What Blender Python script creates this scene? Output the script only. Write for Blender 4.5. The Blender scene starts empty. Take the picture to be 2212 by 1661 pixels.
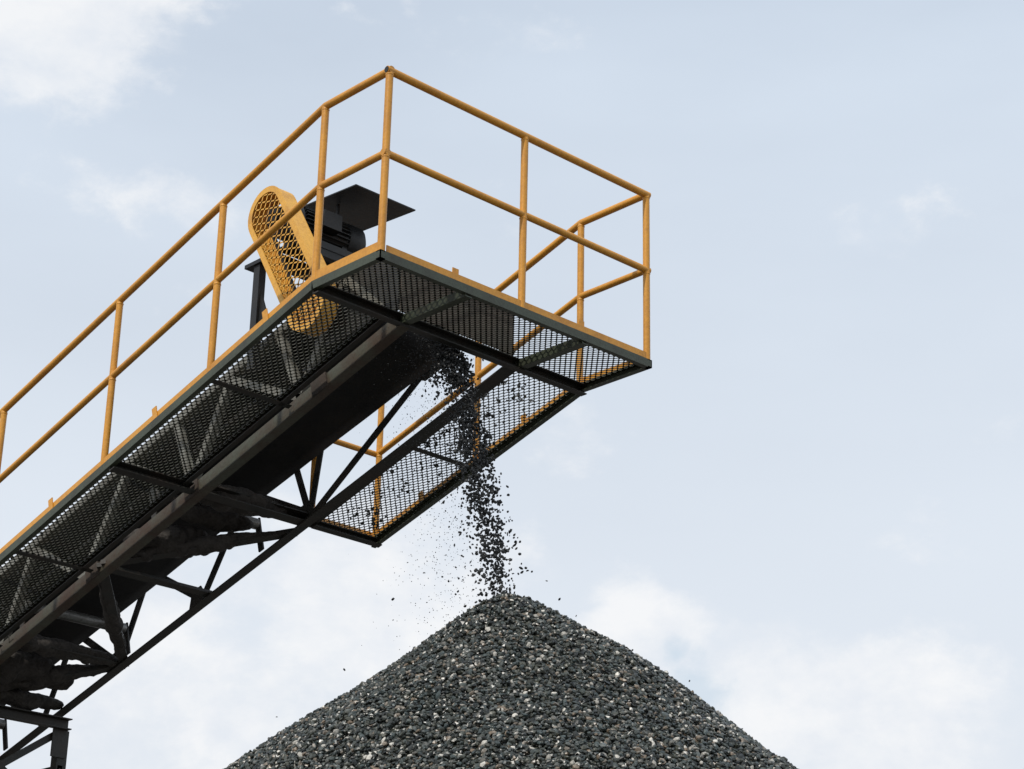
import bpy, math, random
import numpy as np
from mathutils import Vector, Matrix, noise as mnoise
random.seed(7); rng = np.random.default_rng(7)
scene = bpy.context.scene
COL = scene.collection
ZO = 6.33
W, L, AL, XA, XB = 2.108, .581, math.radians(16.532), .619, 1.530
H, HM = 1.1, .59
CA, SA = math.cos(AL), math.sin(AL)
def I(x, s, n=0.0): return (x, L + s*CA + n*SA, -s*SA + n*CA)

# ---------------------------------------------------------------- materials
def base_mat(name):
    m = bpy.data.materials.new(name); m.use_nodes = True
    nt = m.node_tree; b = nt.nodes['Principled BSDF']
    return m, nt, b
def paint(name, col, col2, scale=6, rough=.5, metal=0.0, lo=.45, hi=.7, bump=.15, fine=60, streak=1.0, dirt=.5):
    m, nt, b = base_mat(name); N = nt.nodes; K = nt.links
    tc = N.new('ShaderNodeTexCoord'); mp = N.new('ShaderNodeMapping'); K.new(tc.outputs['Object'], mp.inputs[0])
    mp.inputs['Scale'].default_value = (1, 1, streak)
    n1 = N.new('ShaderNodeTexNoise'); n1.inputs['Scale'].default_value = scale; n1.inputs['Detail'].default_value = 8; n1.inputs['Roughness'].default_value = .65
    K.new(mp.outputs[0], n1.inputs['Vector'])
    r = N.new('ShaderNodeValToRGB'); r.color_ramp.elements[0].position = lo; r.color_ramp.elements[1].position = hi
    r.color_ramp.elements[0].color = (*col, 1); r.color_ramp.elements[1].color = (*col2, 1)
    K.new(n1.outputs['Fac'], r.inputs[0])
    n2 = N.new('ShaderNodeTexNoise'); n2.inputs['Scale'].default_value = fine; n2.inputs['Detail'].default_value = 4
    K.new(tc.outputs['Object'], n2.inputs['Vector'])
    mx = N.new('ShaderNodeMix'); mx.data_type = 'RGBA'; mx.blend_type = 'MULTIPLY'; mx.inputs['Factor'].default_value = dirt
    r2 = N.new('ShaderNodeValToRGB'); r2.color_ramp.elements[0].position = .3; r2.color_ramp.elements[1].position = .6
    r2.color_ramp.elements[0].color = (.55, .5, .45, 1); r2.color_ramp.elements[1].color = (1, 1, 1, 1)
    K.new(n2.outputs['Fac'], r2.inputs[0])
    K.new(r.outputs[0], mx.inputs['A']); K.new(r2.outputs[0], mx.inputs['B'])
    K.new(mx.outputs['Result'], b.inputs['Base Color'])
    b.inputs['Roughness'].default_value = rough; b.inputs['Metallic'].default_value = metal
    if bump:
        bp = N.new('ShaderNodeBump'); bp.inputs['Strength'].default_value = bump; bp.inputs['Distance'].default_value = .01
        K.new(n2.outputs['Fac'], bp.inputs['Height']); K.new(bp.outputs[0], b.inputs['Normal'])
    return m
M = {}
M['yellow'] = paint('yellow_paint', (.70, .315, .032), (.46, .19, .028), 4, .42, lo=.48, hi=.80, bump=.05, dirt=.35)
M['guard'] = paint('guard_yellow_paint', (.80, .42, .062), (.48, .22, .05), 6, .5, lo=.50, hi=.80, bump=.06, dirt=.35)
M['green'] = paint('green_paint', (.056, .068, .042), (.034, .032, .020), 5, .5, lo=.45, hi=.70)
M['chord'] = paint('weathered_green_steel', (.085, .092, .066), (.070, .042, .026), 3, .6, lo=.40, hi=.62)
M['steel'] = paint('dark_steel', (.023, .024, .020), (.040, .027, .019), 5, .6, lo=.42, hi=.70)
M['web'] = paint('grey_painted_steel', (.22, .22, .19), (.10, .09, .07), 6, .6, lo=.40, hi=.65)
M['grate'] = paint('grating_steel', (.050, .054, .034), (.060, .052, .034), 9, .5)
M['rubber'] = paint('belt_rubber', (.010, .010, .011), (.024, .022, .019), 4, .75)
M['black'] = paint('black_painted_steel', (.010, .011, .012), (.020, .018, .016), 8, .55)
M['rust'] = paint('rusty_plate', (.060, .042, .030), (.030, .026, .020), 5, .8)
M['mud'] = paint('dried_mud', (.058, .051, .045), (.026, .023, .021), 14, .95, bump=.9, fine=45)
M['zinc'] = paint('roller_steel', (.28, .28, .27), (.10, .09, .08), 10, .4, metal=.5)

def gravel_mat(name, island=True):
    m, nt, b = base_mat(name); N = nt.nodes; K = nt.links
    r = N.new('ShaderNodeValToRGB'); cr = r.color_ramp; cr.interpolation = 'LINEAR'
    stops = [(0, (.006, .008, .007)), (.20, (.018, .021, .018)), (.36, (.042, .044, .032)), (.50, (.036, .050, .050)), (.64, (.070, .070, .050)), (.76, (.060, .080, .078)), (.87, (.13, .13, .115)),
             (.92, (.20, .145, .095)), (.955, (.32, .30, .26)), (1.0, (.72, .68, .60))]
    cr.elements[0].position = 0; cr.elements[0].color = (*stops[0][1], 1)
    cr.elements[1].position = 1; cr.elements[1].color = (*stops[-1][1], 1)
    for p, c in stops[1:-1]:
        e = cr.elements.new(p); e.color = (*c, 1)
    tc = N.new('ShaderNodeTexCoord')
    if island:
        g = N.new('ShaderNodeNewGeometry'); K.new(g.outputs['Random Per Island'], r.inputs[0])
    else:
        v = N.new('ShaderNodeTexVoronoi'); v.inputs['Scale'].default_value = 38
        K.new(tc.outputs['Object'], v.inputs['Vector'])
        s = N.new('ShaderNodeSeparateColor'); K.new(v.outputs['Color'], s.inputs[0]); K.new(s.outputs[0], r.inputs[0])
        bp = N.new('ShaderNodeBump'); bp.inputs['Strength'].default_value = 1; bp.inputs['Distance'].default_value = .02; bp.invert = True
        K.new(v.outputs['Distance'], bp.inputs['Height']); K.new(bp.outputs[0], b.inputs['Normal'])
    n = N.new('ShaderNodeTexNoise'); n.inputs['Scale'].default_value = 120; K.new(tc.outputs['Object'], n.inputs['Vector'])
    mx = N.new('ShaderNodeMix'); mx.data_type = 'RGBA'; mx.blend_type = 'MULTIPLY'; mx.inputs['Factor'].default_value = .4
    r2 = N.new('ShaderNodeValToRGB'); r2.color_ramp.elements[0].position = .35; r2.color_ramp.elements[1].position = .6
    r2.color_ramp.elements[0].color = (.5, .5, .5, 1)
    K.new(n.outputs['Fac'], r2.inputs[0]); K.new(r.outputs[0], mx.inputs['A']); K.new(r2.outputs[0], mx.inputs['B'])
    K.new(mx.outputs['Result'], b.inputs['Base Color']); b.inputs['Roughness'].default_value = .34
    return m
M['pebble'] = gravel_mat('pebble_stone'); M['gravel'] = gravel_mat('gravel_bed', False)
M['ground'] = paint('gravel_ground', (.14, .13, .12), (.09, .085, .08), .6, .95, bump=.6, fine=20)

# ---------------------------------------------------------------- mesh helpers
class MB:
    def __init__(s): s.v = []; s.f = []; s.sm = []
    def add(s, vs, fs, smooth=False):
        o = len(s.v); s.v += [tuple(v) for v in vs]
        for f in fs: s.f.append(tuple(i + o for i in f)); s.sm.append(smooth)
    def prof(s, p0, p1, sec, up=(0, 0, 1)):
        p0 = Vector(p0); p1 = Vector(p1); d = (p1 - p0).normalized(); u = Vector(up)
        u = (u - d*u.dot(d)).normalized(); r = d.cross(u)
        n = len(sec); vs = [p0 + r*a + u*b for a, b in sec] + [p1 + r*a + u*b for a, b in sec]
        fs = [(i, (i+1) % n, n + (i+1) % n, n + i) for i in range(n)] + [tuple(range(n))[::-1], tuple(range(n, 2*n))]
        s.add(vs, fs)
        return s
    def bar(s, p0, p1, w, h, up=(0, 0, 1)):
        a, b = w/2, h/2; return s.prof(p0, p1, [(-a, -b), (a, -b), (a, b), (-a, b)], up)
    def channel(s, p0, p1, w, h, t=.006, side=1, up=(0, 0, 1), off=(0, 0)):
        k = side; a, b = off
        sec = [(0, 0), (k*w, 0), (k*w, t), (k*t, t), (k*t, h - t), (k*w, h - t), (k*w, h), (0, h)]
        return s.prof(p0, p1, [(x + a, y + b) for x, y in sec], up)
    def angle(s, p0, p1, w, h, t=.006, side=1, up=(0, 0, 1)):
        k = side; return s.prof(p0, p1, [(0, 0), (k*w, 0), (k*w, t), (k*t, t), (k*t, h), (0, h)], up)
    def box(s, x0, x1, y0, y1, z0, z1):
        return s.bar(((x0+x1)/2, y0, (z0+z1)/2), ((x0+x1)/2, y1, (z0+z1)/2), x1-x0, z1-z0)
    def tube(s, pts, r, n=14, cap=True, radii=None):
        pts = [Vector(p) for p in pts]; m = len(pts); rings = []
        for i, p in enumerate(pts):
            d = ((pts[i] - pts[i-1]).normalized() if i else Vector()) + ((pts[i+1] - pts[i]).normalized() if i < m-1 else Vector())
            d.normalize(); u = Vector((0, 0, 1)) if abs(d.z) < .9 else Vector((1, 0, 0))
            u = (u - d*u.dot(d)).normalized(); w = d.cross(u); k = 1
            if 0 < i < m-1:
                c = (pts[i] - pts[i-1]).normalized().dot(d); k = 1/max(c, .5)
            rr = radii[i] if radii else r
            rings.append([p + u*math.sin(t)*rr*(k if abs(u.z) > .3 else 1) + w*math.cos(t)*rr for t in [2*math.pi*j/n for j in range(n)]])
        vs = [v for R in rings for v in R]; fs = []
        for i in range(m-1):
            for j in range(n): fs.append((i*n+j, i*n+(j+1) % n, (i+1)*n+(j+1) % n, (i+1)*n+j))
        s.add(vs, fs, True)
        if cap: s.add(rings[0], [tuple(range(n))]); s.add(rings[-1], [tuple(range(n))[::-1]])
        return s
    def build(s, name, mat, parent=None, root=None):
        org = Vector(root.location) if root else Vector((0, 0, 0))
        me = bpy.data.meshes.new(name)
        me.from_pydata([(v[0]-org.x, v[1]-org.y, v[2]+ZO-org.z) for v in s.v], [], s.f)
        me.polygons.foreach_set('use_smooth', s.sm); me.materials.append(M[mat]); me.update()
        o = bpy.data.objects.new(name, me); COL.objects.link(o)
        if parent: o.parent = parent
        return o
def thing(name, label, cat, loc, group=None):
    o = bpy.data.objects.new(name, None); COL.objects.link(o); o.location = (loc[0], loc[1], loc[2] + ZO)
    o['label'] = label; o['category'] = cat
    if group: o['group'] = group
    return o

def grating(mb, P, a0, a1, b0, b1, w, h, sw, st, tilt, inside=None, bond=.20):
    """expanded metal: strands zigzag along a; P(a,b,n) -> point"""
    c, s_ = math.cos(tilt), math.sin(tilt)
    sec = [(-sw/2*c + st/2*s_, -sw/2*s_ - st/2*c), (sw/2*c + st/2*s_, sw/2*s_ - st/2*c), (sw/2*c - st/2*s_, sw/2*s_ + st/2*c), (-sw/2*c - st/2*s_, -sw/2*s_ + st/2*c)]
    nk = int((b1-b0)/(h/2)); nj = int(round((a1-a0)/(w/4)))
    for k in range(nk):
        run = []
        def flush(run):
            if len(run) < 2: return
            vs = []; fs = []
            for (a, b) in run:
                for (db, dn) in sec: vs.append(P(a, b + db, dn))
            for i in range(len(run)-1):
                for q in range(4): fs.append((i*4+q, i*4+(q+1) % 4, (i+1)*4+(q+1) % 4, (i+1)*4+q))
            mb.add(vs, fs)
        for j in range(nj+1):
            ph = j % 4
            up = 1 if ph in (0, 1) else -1
            if k % 2: up = -up
            a = a0 + (j//2)*(w/2) + (w*bond if j % 2 else 0); b = b0 + (k+.5)*h/2 + up*h/4
            if a > a1: break
            if inside and not inside(a, b):
                flush(run); run = []; continue
            run.append((a, b))
        flush(run)

# ================================================================= BELT CONVEYOR
conv = thing('belt_conveyor', 'long inclined conveyor with open lattice truss and black belt tipping gravel off its raised end', 'conveyor', (1.07, .58, 0))
def C(name, mb, mat, parent=None):
    return mb.build(name, mat, parent or conv, conv)
UPN = (0, SA, CA)
SEND = 20.6
NT = .52
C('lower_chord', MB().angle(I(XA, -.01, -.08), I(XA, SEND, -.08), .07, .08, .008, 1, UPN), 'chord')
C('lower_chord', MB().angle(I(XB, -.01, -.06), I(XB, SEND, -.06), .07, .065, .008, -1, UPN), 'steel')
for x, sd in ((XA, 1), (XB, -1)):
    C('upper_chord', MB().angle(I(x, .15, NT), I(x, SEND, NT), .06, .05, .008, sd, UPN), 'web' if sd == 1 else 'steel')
low = [.02, 2.0, 3.2, 4.2] + [5.2 + k*1.05 for k in range(15)]
upn = [.35, 1.75, 2.6, 3.75] + [4.7 + k*1.05 for k in range(15)]
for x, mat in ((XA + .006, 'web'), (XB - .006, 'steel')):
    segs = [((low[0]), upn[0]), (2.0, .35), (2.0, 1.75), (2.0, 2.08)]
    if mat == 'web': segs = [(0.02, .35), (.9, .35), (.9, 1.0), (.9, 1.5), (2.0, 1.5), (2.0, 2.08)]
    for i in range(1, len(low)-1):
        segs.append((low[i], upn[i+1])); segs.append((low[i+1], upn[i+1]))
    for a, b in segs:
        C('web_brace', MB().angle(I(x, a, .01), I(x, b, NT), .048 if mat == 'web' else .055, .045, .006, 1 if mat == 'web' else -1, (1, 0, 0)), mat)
for s in (2.0, 3.2, 4.2):
    C('gusset_plate', MB().prof(I(XB-.004, s, 0), I(XB-.012, s, 0), [(-.10, 0), (.10, 0), (.05, .11), (-.05, .11)], UPN), 'steel')
for s in (.72, 2.0, 3.1):
    C('splice_plate', MB().bar(I(XA - .006, s-.07, -.04), I(XA-.006, s+.07, -.04), .012, .095, UPN), 'rust')
C('cross_beam', MB().channel(I(XA+.01, 2.03, -.05), I(XB-.01, 2.03, -.05), .07, .07, .007, 1, UPN), 'steel')
bz = [(XB, 2.12), (XA, 3.0), (XB, 4.1), (XA, 5.0), (XB, 6.0), (XA, 7.0), (XB, 8.0)]
for (x0, s0), (x1, s1) in zip(bz[:-1], bz[1:]):
    C('cross_brace', MB().bar(I(x0, s0, -.03), I(x1, s1, -.03), .065, .03, UPN), 'steel')
for s in (3.05, 4.12, 5.1, 6.1, 7.1):
    C('cross_beam', MB().angle(I(XA, s, -.045), I(XB, s, -.045), .06, .06, .007, 1, UPN), 'steel')

PS, PN, PR = .55, .40, .14
BX0, BX1 = .70, 1.43
def belt_mesh():
    mb = MB()
    NS = 60
    pts = []
    for kx in range(9):
        t = kx/8; x = BX0 + (BX1-BX0)*t
        tr = max(0, abs(t-.5)*2 - .36)/.64*.13
        row = []
        for i in range(NS+1):
            s = SEND + (PS-SEND)*(i/NS); fade = min(1, max(0, (s-PS-.1)/.9))
            row.append(I(x + (.0 if not fade else (.5-t)*.06*fade), s, PN + PR + tr*fade))
        for i in range(1, 12):
            a = math.pi*i/12; row.append(I(x, PS - PR*math.sin(a), PN + PR*math.cos(a)))
        for i in range(NS+1):
            s = PS + (SEND-PS)*(i/NS); row.append(I(x, s, PN - PR + .035*min(1, (s-PS)/1.0) + .006*math.sin(s*3.1)))
        pts.append(row)
    m = len(pts[0]); vs = [p for r in pts for p in r]
    fs = [(a*m+b, a*m+b+1, (a+1)*m+b+1, (a+1)*m+b) for a in range(8) for b in range(m-1)]
    mb.add(vs, fs, True); return mb
belt = C('conveyor_belt', belt_mesh(), 'rubber')
sm = belt.modifiers.new('thickness', 'SOLIDIFY'); sm.thickness = .012
pul = C('head_pulley', MB().tube([I(.69, PS, PN), I(1.44, PS, PN)], PR-.012, 32), 'black')
C('pulley_shaft', MB().tube([I(.50, PS, PN), I(1.60, PS, PN)], .03, 16), 'zinc', pul)
for x in (XA+.02, XB-.02):
    C('bearing_block', MB().bar(I(x, PS-.08, PN), I(x, PS+.08, PN), .06, .10, UPN).bar(I(x, PS-.12, PN-.07), I(x, PS+.2, PN-.07), .05, .04, UPN), 'black')
for s in (2.45, 4.0, 5.6, 7.2):
    ro = C('return_roller', MB().tube([I(.67, s, .20), I(1.48, s, .20)], .038, 16), 'zinc')
    for x in (.655, 1.495):
        C('roller_bracket', MB().bar(I(x, s, .0), I(x, s, .24), .05, .012, (1, 0, 0)), 'steel', ro)
for s in [1.2 + .9*k for k in range(12)]:
    ro = C('carrying_roller', MB().tube([I(.68, s, .60), I(.86, s, .49), I(1.27, s, .49), I(1.45, s, .60)], .04, 12), 'black')
C('deflector_plate', MB().box(XA+.03, XB, L+.01, L+.022, .035, .31), 'rust')
C('skirt_plate', MB().prof((XA+.02, L+.03, .2), (XA+.04, L+.03, .2), [(-.0, -.15), (-.75, -.2), (-.75, .22), (-.3, .3), (0, .1)], (0, 0, 1)), 'black')

# belt guard
GA = (1.22, .21); GB = (1.69, .97); GR = .17; GX0, GX1 = .45, .555
ga, gb = Vector((0, *GA)), Vector((0, *GB)); gd = (gb-ga).normalized(); gl = (gb-ga).length; gq = Vector((0, gd.z, -gd.y))
def gpt(x, a, q): p = ga + gd*a + gq*q; return (x, p.y, p.z)
def stadium(r, n=18):
    o = []
    for i in range(n+1): t = -math.pi/2 + math.pi*i/n; o.append((gl + r*math.cos(t), r*math.sin(t)))
    for i in range(n+1): t = math.pi/2 + math.pi*i/n; o.append((r*math.cos(t), r*math.sin(t)))
    return o
guard = MB()
so, si = stadium(GR), stadium(GR-.006); n = len(so)
vs = [gpt(GX0, *p) for p in so] + [gpt(GX1, *p) for p in so] + [gpt(GX0, *p) for p in si] + [gpt(GX1, *p) for p in si]
fs = []
for i in range(n):
    j = (i+1) % n
    fs += [(i, j, n+j, n+i), (2*n+j, 2*n+i, 3*n+i, 3*n+j), (i, 2*n+i, 2*n+j, j), (n+j, 3*n+j, 3*n+i, n+i)]
guard.add(vs, fs)
g = C('drive_belt_guard', guard, 'guard')
def ringplate(x, ro_, ri, t=.004):
    mb = MB(); o, i_ = stadium(ro_), stadium(ri); vs = []
    for xx in (x, x+t): vs += [gpt(xx, *p) for p in o] + [gpt(xx, *p) for p in i_]
    fs = []
    for i in range(n):
        j = (i+1) % n
        fs += [(i, j, n+j, n+i), (2*n+j, 2*n+i, 3*n+i, 3*n+j), (i, 2*n+i, 2*n+j, j), (n+i, n+j, 3*n+j, 3*n+i)]
    mb.add(vs, fs); return mb
C('face_rim', ringplate(GX0-.006, GR+.003, GR-.036), 'guard', g)
C('back_rim', ringplate(GX1+.002, GR, GR-.07), 'guard', g)
gm = MB()
def ins(a, b):
    aa = min(max(a, 0), gl); return math.hypot(a-aa, b) < GR-.020
grating(gm, lambda a, b, nn: gpt(GX0-.001+nn, a, b), -.17, gl+.17, -.17, .17, .068, .066, .0135, .003, 0, ins, .13)
C('face_mesh', gm, 'guard', g)
C('drive_wheel', MB().tube([gpt(.50, 0, 0), gpt(.54, 0, 0)], .10, 28).tube([gpt(.49, 0, 0), gpt(.55, 0, 0)], .045, 16), 'guard', g)
C('motor_wheel', MB().tube([gpt(.50, gl, 0), gpt(.54, gl, 0)], .065, 24), 'black', g)
for q0, q1 in ((.100, .065), (-.100, -.065)):
    C('drive_belt', MB().bar(gpt(.52, 0, q0), gpt(.52, gl, q1), .03, .010, gq), 'rubber', g)

# motor
my, mz = GB
mot = MB().tube([(.62, my, mz), (1.12, my, mz)], .105, 28)
mot.tube([(.60, my, mz), (.66, my, mz)], .125, 28)
motor = C('drive_motor', mot, 'black')
fin = MB()
for k in range(28):
    t = 2*math.pi*k/28; c, s_ = math.cos(t), math.sin(t)
    fin.bar((.68, my + c*.115, mz + s_*.115), (1.02, my + c*.115, mz + s_*.115), .005, .03, (0, c, s_))
C('cooling_fins', fin, 'black', motor)
C('fan_cover', MB().tube([(1.03, my, mz), (1.05, my, mz), (1.14, my, mz), (1.17, my, mz)], .13, 28, radii=[.118, .132, .132, .10]), 'black', motor)
C('terminal_box', MB().box(.76, .9, my-.19, my-.10, mz-.04, mz+.07), 'black', motor)
C('motor_shaft', MB().tube([(.50, my, mz), (.62, my, mz)], .02, 12), 'zinc', motor)
C('motor_foot', MB().box(.66, 1.05, my-.13, my+.13, mz-.15, mz-.125).box(.68, .72, my-.1, my+.1, mz-.13, mz-.08).box(.98, 1.02, my-.1, my+.1, mz-.13, mz-.08), 'black', motor)
st = MB().box(.60, 1.25, my-.2, my-.15, mz-.20, mz-.155).box(.60, 1.25, my+.13, my+.18, mz-.20, mz-.155)
for x in (.64, 1.5):
    st.bar((x, my+.15, mz-.2), (x, my+.15, .10), .05, .05); st.bar((x, my-.17, mz-.2), (x, my-.17, .22), .05, .05)
st.box(.60, 1.53, my+.125, my+.175, mz-.25, mz-.2)
st.box(.60, 1.53, my-.195, my-.145, mz-.25, mz-.2)
C('motor_stand', st, 'black')
C('tension_bracket', MB().bar((.56, 1.86, .0), (.56, 1.86, .70), .05, .06, (0, 1, 0)).box(.52, .60, 1.80, 1.97, .70, .725)
  .prof((.555, 1.83, .3), (.565, 1.83, .3), [(0, -.1), (.0, .22), (.14, -.1)], (0, 0, 1)), 'black')
px0, px1, py0, py1, pz0, pz1 = .85, 1.34, 1.32, 1.93, 1.175, 1.217
rp = MB().prof((px0, py0, pz0), (px0, py1, pz1), [(0, 0), (px1-px0, 0), (px1-px0, .008), (0, .008)], (0, 0, 1))
roof = C('motor_roof', rp, 'black')
for x in (px0+.11, px1-.02):
    C('roof_rod', MB().tube([(x, 1.63, .78), (x, 1.63, 1.19)], .012, 10), 'black', roof)

# mud crust on the steel under the belt
def crust(p0, p1, r, drip, seed, n=80, flat=.8):
    p0 = Vector(p0); p1 = Vector(p1); mb = MB(); rings = []; m = 18
    d = (p1-p0).normalized(); u = Vector((0, 0, 1)); u = (u - d*u.dot(d)).normalized(); w = d.cross(u)
    o = Vector((seed*7.3, seed*3.1, 0))
    for i in range(n+1):
        t = i/n; env = math.sin(math.pi*min(1, max(0, t)))**.3
        c = p0.lerp(p1, t)
        thick = .85 + .35*mnoise.noise(c*4 + o)
        sg = drip*max(0, mnoise.noise(c*12 + o*2) + .15*mnoise.noise(c*40 + o))*env
        for j in range(m):
            a = 2*math.pi*j/m; dr = w*math.cos(a) + u*math.sin(a)
            q = thick*(1 + .30*mnoise.noise((c + dr*r)*9 + o) + .16*mnoise.noise((c + dr*r)*30 + o))
            p = c + (w*math.cos(a) + u*math.sin(a)*flat)*r*q*env
            p = p - Vector((0, 0, 1))*sg*.7*max(0, -math.sin(a))
            rings.append(p)
    fs = [(i*m+j, i*m+(j+1) % m, (i+1)*m+(j+1) % m, (i+1)*m+j) for i in range(n) for j in range(m)]
    mb.add(rings, fs, True); return mb
for a, b, r, dr, sd, fl in ((I(XA+.03, 2.10, .05), I(XB-.14, 2.04, .03), .12, .08, 1, .7), (I(XB-.06, 2.20, -.01), I(XA+.03, 2.95, .0), .080, .08, 2, .6),
                        (I(XA+.03, 2.78, .06), I(XB-.30, 2.62, .08), .16, .10, 9, .6), (I(XA+.25, 2.45, .13), I(XB-.15, 2.38, .12), .12, .08, 10, .6),
                        (I(XA+.06, 3.1, -.0), I(XB-.05, 4.05, -.02), .065, .05, 3, .8), (I(XA+.1, 2.45, .19), I(XB-.15, 2.45, .19), .07, .05, 4, .8),
                        (I(XA+.03, 4.12, .0), I(XB-.02, 4.12, .0), .095, .06, 5, .7), (I(XA+.06, 4.95, .0), I(XB-.05, 4.2, .0), .09, .08, 6, .7),
                        (I(XA+.03, 4.55, .08), I(XB-.12, 4.6, .05), .21, .12, 8, .6), (I(XA+.03, 4.84, .0), I(XB-.03, 4.84, .0), .09, .06, 11, .7)):
    C('mud_crust', crust(a, b, r, dr, sd, flat=fl), 'mud')

# ================================================================= WALKWAY
walk = thing('walkway_platform', 'dark green framed mesh walkway wrapping around the raised end of the conveyor', 'walkway', (1.05, .3, 0))
def K_(name, mb, mat, parent=None): return mb.build(name, mat, parent or walk, walk)
SW = 9.0
CH = .05
XI = XA - .065
K_('edge_channel', MB().channel((0, 0, 0), (W, 0, 0), .035, CH, .006, -1, off=(0, -CH)), 'green')
K_('edge_channel', MB().channel((0, 0, 0), (0, L, 0), .035, CH, .006, 1, off=(0, -CH)), 'green')
K_('edge_channel', MB().channel((W, 0, 0), (W, L, 0), .035, CH, .006, -1, off=(0, -CH)), 'green')
K_('edge_channel', MB().channel(I(0, 0), I(0, SW), .035, CH, .006, 1, UPN, off=(0, -CH)), 'green')
K_('edge_channel', MB().channel(I(W, 0), I(W, 2.02), .035, CH+.01, .006, -1, UPN, off=(0, -CH-.01)), 'green')
K_('inner_channel', MB().channel(I(XI, 0), I(XI, SW), .035, CH, .006, -1, UPN, off=(0, -CH+.005)), 'steel')
K_('inner_channel', MB().channel(I(XB+.012, 0), I(XB+.012, 2.02), .035, CH, .006, 1, UPN, off=(0, -CH+.005)), 'steel')
K_('cross_beam', MB().channel((.01, L, 0), (W-.01, L, 0), .05, .065, .007, 1, off=(0, -.075)), 'steel')
K_('cross_beam', MB().channel(I(.01, 2.0), I(XA-.02, 2.0), .05, .06, .007, 1, UPN, off=(0, -.075)), 'steel')
K_('cross_beam', MB().channel(I(XB+.02, 2.0), I(W+.01, 2.0), .04, .05, .007, 1, UPN, off=(0, -.065)), 'steel')
for s in (1.0, 3.1, 4.2, 5.3, 6.4, 7.5):
    K_('cross_beam', MB().angle(I(.01, s, -.045), I(XA-.02, s, -.045), .035, .03, .005, 1, UPN), 'steel')
K_('cross_beam', MB().angle(I(XB+.02, 1.0, -.045), I(W-.01, 1.0, -.045), .035, .03, .005, 1, UPN), 'steel')
for x in (XA, XB):
    K_('platform_beam', MB().channel((x, .01, 0), (x, L-.01, 0), .05, .05, .007, 1, off=(0, -.065)), 'green')
gw, gh = .043, .046
g1 = MB(); grating(g1, lambda a, b, nn: (a, b, -.012+nn), .012, W-.012, .008, L, gw, gh, .0122, .003, 0); K_('platform_grating', g1, 'grate')
g2 = MB(); grating(g2, lambda a, b, nn: I(a, b, -.012+nn), .012, XI-.005, .01, 6.2, gw, gh, .0125, .003, 0); K_('walkway_grating', g2, 'grate')
g3 = MB(); grating(g3, lambda a, b, nn: I(a, b, -.012+nn), XB+.02, W-.012, .01, 2.02, gw, gh, .0108, .003, 0); K_('walkway_grating', g3, 'grate')
g4 = MB(); grating(g4, lambda a, b, nn: I(a, b, -.012+nn), .012, XI-.005, 6.2, SW, gw, gh, .0125, .003, 0); K_('walkway_grating', g4, 'grate')

# ================================================================= GUARDRAIL
rail = thing('guardrail', 'orange yellow tubular safety railing with posts and mid rail around the mesh walkway', 'railing', (1.05, .3, 0))
def R_(name, mb, mat='yellow', parent=None): return mb.build(name, mat, parent or rail, rail)
RT = .0225
e = .022
for h, nm in ((H, 'top_rail'), (HM, 'mid_rail')):
    R_(nm, MB().tube([(e, e-.02, h), (e, L, h), (e, L + 8.6*CA, h - 8.6*SA)], RT if h == H else RT*.93))
    R_(nm, MB().tube([(-.0, e, h), (W, e, h)], RT if h == H else RT*.93))
    R_(nm, MB().tube([(W-e, e, h), (W-e, L, h), (W-e, L + 2.0*CA, h - 2.0*SA)], RT if h == H else RT*.93))
    R_(nm, MB().tube([(W-e, L+2.0*CA, h-2.0*SA), (XB+.03, L+2.0*CA, h-2.0*SA)], RT*.9))
def post(x, y, z0, h, r=.0215):
    p = R_('post', MB().tube([(x, y, z0), (x, y, z0 + h)], r))
    for k in (HM, H):
        R_('weld_bead', MB().tube([(x, y, z0+k-.031), (x, y, z0+k-.026), (x, y, z0+k-.021)], r, radii=[r*1.02, r*1.14, r*1.02]), 'yellow', p)
post(e, e, 0, H); post(W/2, e, 0, H); post(W-e, e, 0, H); post(e, L, 0, H); post(W-e, L, 0, H)
for s in (.98, 2.07, 3.42, 4.5, 5.5, 6.6, 7.7, 8.6): post(e, L+s*CA, -s*SA, H)
for s in (.97, 1.98): post(W-e, L+s*CA, -s*SA, H)
post(XB+.03, L+2.0*CA, -2.0*SA, H)
for x, sgn in ((0, -1), (W, 1)):
    R_('tube_hollow_shade', MB().tube([(x+sgn*.001, e, H), (x+sgn*.0025, e, H)], RT*.8), 'black')  # dark disc painted in for the shade inside the open rail end
TB = .044
def toe(p0, p1, up=(0, 0, 1), tabs=(), h=TB):
    t = R_('toe_board', MB().prof(p0, p1, [(-.003, .004), (.003, .004), (.003, h), (-.003, h)], up))
    p0 = Vector(p0); p1 = Vector(p1); d = (p1-p0).normalized()
    for k in tabs:
        c = p0 + d*k; u = Vector(up)
        w = d.cross(u).normalized()
        R_('toe_bracket', MB().prof(c - d*.022 - w*.008, c + d*.022 - w*.008, [(-.003, .0), (.003, .0), (.003, h+.035), (-.003, h+.035)], up), 'yellow', t)
toe((.05, .012, 0), (W-.03, .012, 0), tabs=(.50, 1.48))
toe((.012, .04, 0), (.012, L, 0), h=.058)
toe((W-.012, .04, 0), (W-.012, L, 0))
toe(I(.012, 0), I(.012, SW), UPN, tabs=(.42, 1.5, 2.62, 3.8, 4.9))
toe(I(W-.012, 0), I(W-.012, 2.0), UPN, tabs=(.5, 1.5))
toe(I(XB+.04, 2.0), I(W-.02, 2.0), UPN)

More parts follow.
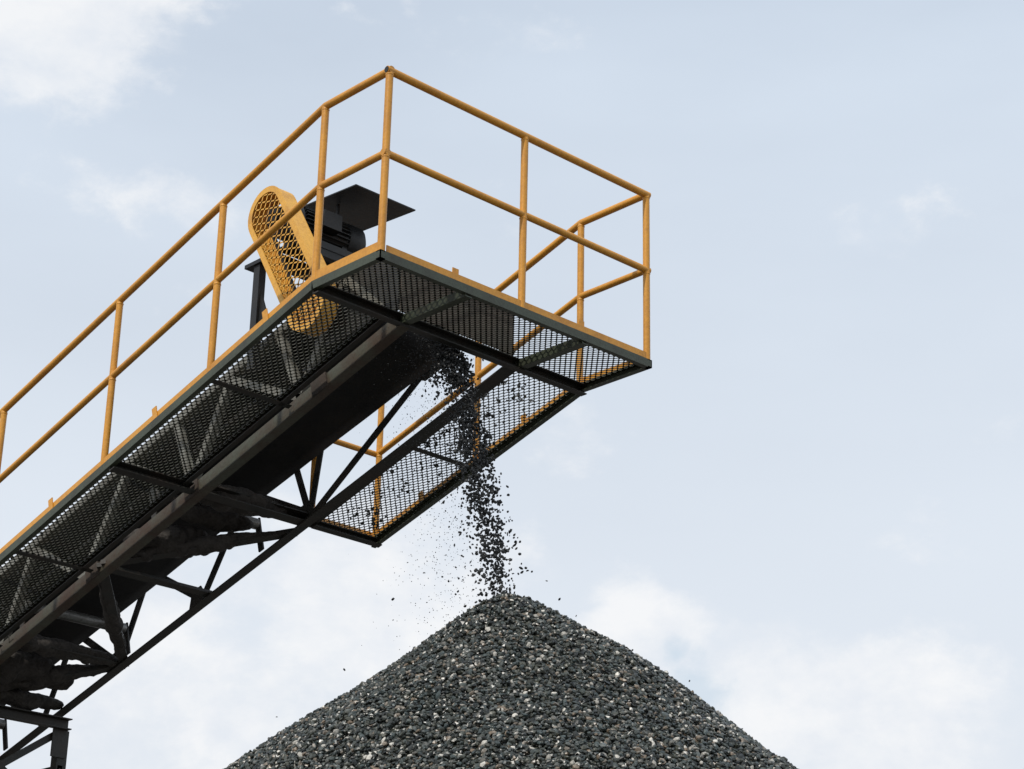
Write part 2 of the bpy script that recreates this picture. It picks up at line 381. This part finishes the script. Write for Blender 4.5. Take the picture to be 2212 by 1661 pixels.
# ================================================================= SUPPORT TOWER
tw = thing('support_tower', 'dark steel lattice support tower holding up the conveyor truss', 'tower', (1.07, L+5.2*CA, -ZO))
def T_(name, mb, mat='steel'): return mb.build(name, mat, tw, tw)
ys = []
for s in (4.86, 5.75):
    y = L + s*CA; z = -s*SA - .085; ys.append((y, z))
    T_('head_beam', MB().channel((XA-.06, y, z-.08), (XB+.04, y, z-.08), .06, .08, .008, 1))
    for x in (XA, XB-.02):
        T_('leg', MB().angle((x, y, z-.08), (x, y, -ZO), .08, .08, .009, 1, (0, 1, 0)))
        T_('gusset_plate', MB().box(x-.06, x+.06, y-.012, y-.002, z-.28, z-.08))
    zz = z-.1; k = 0
    while zz - .62 > -ZO:
        a, b = (XA+.02, XB-.02) if k % 2 else (XB-.02, XA+.02)
        T_('lattice_brace', MB().bar((a, y+.02, zz), (b, y+.02, zz-.6), .05, .012, (0, 1, 0)))
        T_('lattice_brace', MB().bar((b, y+.035, zz), (a, y+.035, zz-.6), .05, .012, (0, 1, 0)))
        T_('strut', MB().bar((XA+.02, y+.05, zz-.6), (XB-.02, y+.05, zz-.6), .05, .05)); zz -= .6; k += 1
for x in (XA+.01, XB+.01):
    zz = ys[1][1]-.1
    while zz - .9 > -ZO:
        T_('strut', MB().bar((x, ys[0][0], zz), (x, ys[1][0], zz), .04, .04)); T_('lattice_brace', MB().bar((x, ys[0][0], zz), (x, ys[1][0], zz-.9), .012, .04)); zz -= .9

# ================================================================= GRAVEL
phi = (1+5**.5)/2
IV = np.array([(-1, phi, 0), (1, phi, 0), (-1, -phi, 0), (1, -phi, 0), (0, -1, phi), (0, 1, phi), (0, -1, -phi), (0, 1, -phi), (phi, 0, -1), (phi, 0, 1), (-phi, 0, -1), (-phi, 0, 1)], float)
IV /= np.linalg.norm(IV[0])
IF = np.array([(0,11,5),(0,5,1),(0,1,7),(0,7,10),(0,10,11),(1,5,9),(5,11,4),(11,10,2),(10,7,6),(7,1,8),(3,9,4),(3,4,2),(3,2,6),(3,6,8),(3,8,9),(4,9,5),(2,4,11),(6,2,10),(8,6,7),(9,8,1)])
def stones(pos, rad, nrm=None, flat=.55, jit=.2):
    n = len(pos); v = IV[None]*(1 + rng.uniform(-jit, jit, (n, 12, 1)))
    sc = np.stack([rng.uniform(.8, 1.4, n), rng.uniform(.65, 1.0, n), rng.uniform(flat*.75, flat*1.35, n)], 1)
    v = v*sc[:, None, :]
    if nrm is None:
        q = rng.normal(size=(n, 4)); q /= np.linalg.norm(q, axis=1)[:, None]
        w, x, y, z = q.T
        R = np.stack([1-2*(y*y+z*z), 2*(x*y-z*w), 2*(x*z+y*w), 2*(x*y+z*w), 1-2*(x*x+z*z), 2*(y*z-x*w), 2*(x*z-y*w), 2*(y*z+x*w), 1-2*(x*x+y*y)], 1).reshape(n, 3, 3)
    else:
        nn = nrm + rng.normal(scale=.55, size=nrm.shape); nn /= np.linalg.norm(nn, axis=1)[:, None]
        t = rng.normal(size=(n, 3)); t -= (t*nn).sum(1)[:, None]*nn; t /= np.linalg.norm(t, axis=1)[:, None]
        b = np.cross(nn, t); R = np.stack([t, b, nn], 2)
    v = np.einsum('nij,nkj->nki', R, v)*rad[:, None, None] + pos[:, None, :]
    f = (IF[None] + 12*np.arange(n)[:, None, None]).reshape(-1, 3)
    return v.reshape(-1, 3), f
def np_obj(name, v, f, mats, smooth=True, matidx=None):
    me = bpy.data.meshes.new(name); me.vertices.add(len(v)); me.vertices.foreach_set('co', v.astype(np.float32).ravel())
    me.loops.add(len(f)*3); me.loops.foreach_set('vertex_index', f.astype(np.int32).ravel())
    me.polygons.add(len(f)); me.polygons.foreach_set('loop_start', np.arange(len(f), dtype=np.int32)*3)
    me.polygons.foreach_set('loop_total', np.full(len(f), 3, np.int32))
    for m in mats: me.materials.append(M[m])
    if matidx is not None: me.polygons.foreach_set('material_index', matidx.astype(np.int32))
    me.polygons.foreach_set('use_smooth', np.full(len(f), smooth)); me.update(calc_edges=True); me.validate()
    o = bpy.data.objects.new(name, me); COL.objects.link(o); return o
AX, AY, AZ = 1.08, .10, -1.66 + ZO
SL = .72
RTX, RTY = .7295, -.684
def surf(x, y):
    dx, dy = x-AX, y-AY; r = np.hypot(dx, dy)
    lat = (dx*RTX + dy*RTY)/np.maximum(r, 1e-4)
    k = SL*(1.035 - .065*lat)
    z = AZ - (np.sqrt((k*r)**2 + .085**2) - .085)
    z += (.018*np.sin(dx*5.1+1) + .015*np.sin(dy*6.3+dx*2.2) + .02*np.sin(dx*1.9-dy*1.3+.5))*np.minimum(1, r*1.5)
    return np.maximum(z, -.02)
def normals(x, y):
    e_ = .01; gx = (surf(x+e_, y)-surf(x-e_, y))/(2*e_); gy = (surf(x, y+e_)-surf(x, y-e_))/(2*e_)
    n_ = np.stack([-gx, -gy, np.ones_like(gx)], 1); return n_/np.linalg.norm(n_, axis=1)[:, None]
nr, na = 90, 160
rr = np.concatenate([[0], 7.1*(np.arange(1, nr)/(nr-1))**1.6]); aa = np.linspace(0, 2*np.pi, na, endpoint=False)
gx = AX + rr[:, None]*np.cos(aa)[None]; gy = AY + rr[:, None]*np.sin(aa)[None]
gz = surf(gx, gy) - .014*(rr[:, None] < 2.15)
bv = np.stack([gx, gy, gz], 2).reshape(-1, 3)
idx = np.arange(nr*na).reshape(nr, na); a0 = idx[:-1]; a1 = np.roll(idx, -1, 1)[:-1]; b0 = idx[1:]; b1 = np.roll(idx, -1, 1)[1:]
bf = np.concatenate([np.stack([a0, b0, b1], 2).reshape(-1, 3), np.stack([a0, b1, a1], 2).reshape(-1, 3)])
camxy = np.array([-6.2147, -7.6666]); cdir = camxy - np.array([AX, AY]); cdir /= np.linalg.norm(cdir)
N0 = 52000
r = 2.15*np.sqrt(rng.uniform(0, 1, N0)); t = rng.uniform(0, 2*np.pi, N0)
dx, dy = r*np.cos(t), r*np.sin(t)
front = (dx*cdir[0] + dy*cdir[1])/np.maximum(r, 1e-3)
keep = (front > -.25) | (rng.uniform(size=N0) < .4) | (r < .5)
dx, dy = dx[keep], dy[keep]; x, y = AX+dx, AY+dy; n_ = len(x)
rad = .0098 + .0100*rng.beta(1.4, 2.8, n_); rad[rng.uniform(size=n_) < .02] *= 1.3
nm = normals(x, y); z = surf(x, y) + rng.uniform(-.006, .016, n_)
v, f = stones(np.stack([x, y, z], 1), rad, nm)
allv = np.concatenate([bv, v]); allf = np.concatenate([bf, f + len(bv)])
mi = np.concatenate([np.zeros(len(bf)), np.ones(len(f))])
pile = np_obj('gravel_pile', allv, allf, ['gravel', 'pebble'], False, mi)
pile['label'] = 'tall cone of dark grey crushed gravel heaped below the end of the conveyor'; pile['category'] = 'gravel'; pile['kind'] = 'stuff'

def stream(n, y0, z0, v, sy, sv, sx, tmin, tmax, xc=1.06, clump=True):
    tt = rng.uniform(0, 1, n)*(tmax-tmin)+tmin
    if clump:      # fastest stones mark a crisp leading edge, slower ones trail behind it
        k = max(8, n//7); ct = rng.uniform(0, 1, k)*(tmax-tmin)+tmin; cx_ = rng.normal(0, sx, k); cv = -np.abs(rng.normal(0, sv, k))
        ii = rng.integers(0, k, n); tt = ct[ii] + rng.normal(0, .006, n)
        xx = cx_[ii] + rng.normal(0, .016, n); vv = v + cv[ii] + rng.normal(0, .008, n)
    else:
        xx = rng.normal(0, sx, n); vv = v - np.abs(rng.normal(0, sv, n))
    yy = y0 - vv*CA*tt + rng.normal(0, sy, n); zz = z0 + vv*SA*tt - 4.905*tt**2 + rng.normal(0, .01, n)
    return np.stack([xc + xx, yy, zz], 1)
Z0 = .36; T1 = .70
P1 = stream(3600, 1.15, Z0, 1.60, .014, .11, .060, .12, T1)
P2 = stream(1600, 1.15, Z0, 1.62, .02, .20, .085, .10, T1, clump=False)
P3 = stream(2200, 1.14, Z0, 1.35, .05, .38, .13, .25, T1, xc=1.0, clump=False)
P4 = stream(700, 1.15, Z0, 1.58, .02, .10, .08, .20, .40)
P = np.concatenate([P1, P2, P3, P4])
R3 = np.concatenate([rng.uniform(.0055, .0130, len(P1)), rng.uniform(.004, .010, len(P2)), rng.uniform(.0012, .0040, len(P3)), rng.uniform(.006, .013, len(P4))])
P[:, 2] += ZO
ok = P[:, 2] > surf(P[:, 0], P[:, 1]) - .01
v, f = stones(P[ok], R3[ok], None, .6)
M['dark_stone'] = paint('dark_gravel_stone', (.016, .018, .019), (.036, .036, .034), 30, .5)  # darker grey mix than the pile, for falling, spilled and stray stones
fg = np_obj('falling_gravel', v, f, ['dark_stone'], False)
fg['label'] = 'stream of dark gravel falling from the conveyor lip onto the peak'; fg['category'] = 'gravel'; fg['kind'] = 'stuff'

sp = []
for _ in range(60):
    c = (XB+.05+random.random()*.42, .2+random.random()*1.7)
    k = random.choice([1, 1, 2, 4, 9])
    for q in range(k): sp.append(I(c[0]+random.gauss(0, .02), c[1]+random.gauss(0, .03), random.uniform(.002, .012)))
for _ in range(60):
    c = (.05+random.random()*.45, .2+random.random()*5)
    for q in range(random.choice([1, 1, 2, 3])): sp.append(I(c[0]+random.gauss(0, .02), c[1]+random.gauss(0, .03), .006))
sp = np.array(sp); sp[:, 2] += ZO
v, f = stones(sp, rng.uniform(.006, .014, len(sp)), None, .6)
sg = np_obj('spilled_gravel', v, f, ['dark_stone'], False)
sg['label'] = 'loose dark stones spilled on the mesh walkway beside the belt'; sg['category'] = 'gravel'; sg['kind'] = 'stuff'

stray = [(.2, .07), (.27, -.03), (.66, -.30), (.96, -.46), (.36, -.12), (-.36, .08), (-.86, -.44), (-1.2, -.70), (-.46, .10), (.12, .12), (.45, -.20), (-.62, -.05)]
sv, sf = stones(np.zeros((1, 3)), np.array([.010]), None, .6)
proto = np_obj('stray_stone', sv, sf, ['dark_stone'], False)
for i, (a, b) in enumerate(stray):
    o = proto if i == 0 else proto.copy()
    if i: COL.objects.link(o)
    o.location = (AX + RTX*a, AY + RTY*a, AZ + b + .03); o.rotation_euler = (random.random()*6, random.random()*6, 0); k = random.uniform(.5, 1.0); o.scale = (k, k, k)
    o['label'] = 'small dark stone in mid air beside the falling gravel'; o['category'] = 'stone'; o['group'] = 'stray stones in the air around the gravel peak'

me = bpy.data.meshes.new('ground'); n = 96
vs = [(0, 0, 0)] + [(900*math.cos(2*math.pi*i/n), 900*math.sin(2*math.pi*i/n), 0) for i in range(n)]
me.from_pydata(vs, [], [(0, i+1, (i+1) % n + 1) for i in range(n)]); me.materials.append(M['ground'])
go = bpy.data.objects.new('ground', me); COL.objects.link(go); go['kind'] = 'structure'

# ================================================================= SKY
SUN_D = Vector((-.62, -.12, .80)).normalized()
wd = bpy.data.worlds.new('World'); scene.world = wd; wd.use_nodes = True; nt = wd.node_tree; N = nt.nodes; K = nt.links
bg = N['Background']; bg.inputs['Strength'].default_value = .1
sky = N.new('ShaderNodeTexSky'); sky.sky_type = 'NISHITA'; sky.sun_disc = False
sky.sun_elevation = math.asin(SUN_D.z); sky.sun_rotation = math.atan2(SUN_D.x, SUN_D.y); sky.dust_density = 2.0
tc = N.new('ShaderNodeTexCoord')
def math_(op, a, b=None, c=None, clamp=False):
    nd = N.new('ShaderNodeMath'); nd.operation = op; nd.use_clamp = clamp
    for i, q in enumerate((a, b, c)):
        if q is None: continue
        if isinstance(q, (int, float)): nd.inputs[i].default_value = q
        else: K.new(q, nd.inputs[i])
    return nd.outputs[0]
def noise(scale, detail, rough, zs=1.8, dist=0.0, off=0):
    mp = N.new('ShaderNodeMapping'); mp.inputs['Scale'].default_value = (1, 1, zs); mp.inputs['Location'].default_value = (off, off*.7, off*.3)
    K.new(tc.outputs['Generated'], mp.inputs[0])
    n_ = N.new('ShaderNodeTexNoise'); n_.inputs['Scale'].default_value = scale; n_.inputs['Detail'].default_value = detail; n_.inputs['Roughness'].default_value = rough; n_.inputs['Distortion'].default_value = dist
    K.new(mp.outputs[0], n_.inputs['Vector']); return n_.outputs['Fac']
def lobe(az, el, rad, zs=1.0):
    a, e_ = math.radians(az), math.radians(el); d = (math.sin(a)*math.cos(e_), math.cos(a)*math.cos(e_), math.sin(e_)*zs)
    vm = N.new('ShaderNodeVectorMath'); vm.operation = 'DISTANCE'
    mp = N.new('ShaderNodeMapping'); mp.inputs['Scale'].default_value = (1, 1, zs); K.new(tc.outputs['Generated'], mp.inputs[0])
    K.new(mp.outputs[0], vm.inputs[0]); vm.inputs[1].default_value = d
    return math_('MAXIMUM', math_('SUBTRACT', 1.0, math_('DIVIDE', vm.outputs['Value'], math.radians(rad))), 0.0)
big = noise(11, 10, .62, 1.7, .1, 1.3); fine = noise(34, 10, .64, 1.4, .2, 3.1); soft = noise(3.0, 5, .5, 3.0, 0, 7.0)
shade = noise(16, 8, .6, 1.5, .1, 5.7)
lobes = [(28.0, 32.4, 6.4, 1.15, 1.3), (31.5, 26.6, 4.5, .36, 3.4), (38.5, 16.0, 6.5, .85, 1.4), (33.0, 14.0, 7.5, .70, 1.5), (47.0, 14.9, 2.6, 1.05, 1.0), (50, 12.9, 3.6, .95, 1.2), (54, 12.6, 5.0, .90, 1.4), (42, 16.5, 3.0, .60, 1.3), (44, 31.5, 5, .15, 3), (55, 17.5, 4, .25, 2.5)]
acc = None
for az, el, rad, wgt, zs in lobes:
    l = math_('MULTIPLY', lobe(az, el, rad, zs), wgt)
    acc = l if acc is None else math_('MAXIMUM', acc, l)
den = math_('ADD', math_('MULTIPLY', acc, 1.2), math_('MULTIPLY', math_('SUBTRACT', big, .5), 1.7))
den = math_('ADD', den, math_('MULTIPLY', math_('SUBTRACT', fine, .5), .8))
mr = N.new('ShaderNodeMapRange'); mr.interpolation_type = 'SMOOTHSTEP'; mr.inputs['From Min'].default_value = .16; mr.inputs['From Max'].default_value = .72
K.new(den, mr.inputs['Value'])
veil = math_('ADD', .90, math_('MULTIPLY', math_('SUBTRACT', soft, .5), .45), clamp=True)
mixA = N.new('ShaderNodeMix'); mixA.data_type = 'RGBA'; K.new(veil, mixA.inputs['Factor']); K.new(sky.outputs[0], mixA.inputs['A']); mixA.inputs['B'].default_value = (6.75, 7.65, 8.8, 1)
sep = N.new('ShaderNodeSeparateXYZ'); K.new(tc.outputs['Generated'], sep.inputs[0])
hz = N.new('ShaderNodeMapRange'); hz.inputs['From Min'].default_value = .54; hz.inputs['From Max'].default_value = .18; hz.inputs['To Min'].default_value = 0; hz.inputs['To Max'].default_value = .9
K.new(sep.outputs['Z'], hz.inputs['Value'])
mixH = N.new('ShaderNodeMix'); mixH.data_type = 'RGBA'; K.new(hz.outputs[0], mixH.inputs['Factor']); K.new(mixA.outputs['Result'], mixH.inputs['A']); mixH.inputs['B'].default_value = (7.9, 8.35, 8.95, 1)
ccol = N.new('ShaderNodeValToRGB'); ccol.color_ramp.elements[0].position = .38; ccol.color_ramp.elements[1].position = .60
ccol.color_ramp.elements[0].color = (.80, .84, .90, 1); ccol.color_ramp.elements[1].color = (.945, .95, .96, 1)
K.new(shade, ccol.inputs[0])
csc = N.new('ShaderNodeVectorMath'); csc.operation = 'SCALE'; csc.inputs['Scale'].default_value = 10.0; K.new(ccol.outputs[0], csc.inputs[0])
mixC = N.new('ShaderNodeMix'); mixC.data_type = 'RGBA'; K.new(math_('MULTIPLY', mr.outputs[0], .85), mixC.inputs['Factor']); K.new(mixH.outputs['Result'], mixC.inputs['A']); K.new(csc.outputs[0], mixC.inputs['B'])
hol = math_('MAXIMUM', lobe(48.6, 13.6, 1.6, .8), math_('MULTIPLY', lobe(48.0, 14.6, 1.0, .8), .7))
hol = math_('ADD', math_('MULTIPLY', hol, 1.2), math_('MULTIPLY', math_('SUBTRACT', fine, .5), 1.8))
hm = N.new('ShaderNodeMapRange'); hm.interpolation_type = 'SMOOTHSTEP'; hm.inputs['From Min'].default_value = .32; hm.inputs['From Max'].default_value = 1.05; hm.inputs['To Max'].default_value = .7
K.new(hol, hm.inputs['Value'])
mixD = N.new('ShaderNodeMix'); mixD.data_type = 'RGBA'; K.new(hm.outputs[0], mixD.inputs['Factor']); K.new(mixC.outputs['Result'], mixD.inputs['A']); mixD.inputs['B'].default_value = (6.0, 7.1, 8.2, 1)
K.new(mixD.outputs['Result'], bg.inputs['Color'])
sl = bpy.data.lights.new('sun', 'SUN'); sl.energy = 2.6; sl.angle = math.radians(1.5); sl.color = (1, .95, .87)
so_ = bpy.data.objects.new('sun', sl); COL.objects.link(so_); so_.rotation_euler = SUN_D.to_track_quat('Z', 'Y').to_euler(); so_.location = (0, 0, 30)
scene.view_settings.view_transform = 'Standard'; scene.view_settings.look = 'None'; scene.view_settings.exposure = 0

# ================================================================= CAMERA
yaw, pit, rol = map(math.radians, (43.157, 21.970, 1.260))
d = Vector((math.sin(yaw)*math.cos(pit), math.cos(yaw)*math.cos(pit), math.sin(pit)))
r0 = Vector((math.cos(yaw), -math.sin(yaw), 0)); u0 = r0.cross(d)
rt = r0*math.cos(rol) + u0*math.sin(rol); up = u0*math.cos(rol) - r0*math.sin(rol)
cam = bpy.data.cameras.new('camera'); co = bpy.data.objects.new('camera', cam); COL.objects.link(co)
mw = Matrix((rt, up, -d)).transposed().to_4x4(); mw.translation = Vector((-6.2147, -7.6666, -4.7269+ZO)); co.matrix_world = mw
cam.sensor_width = 36; cam.lens = 4455.6/2212*36; cam.clip_start = .1; cam.clip_end = 3000
scene.camera = co
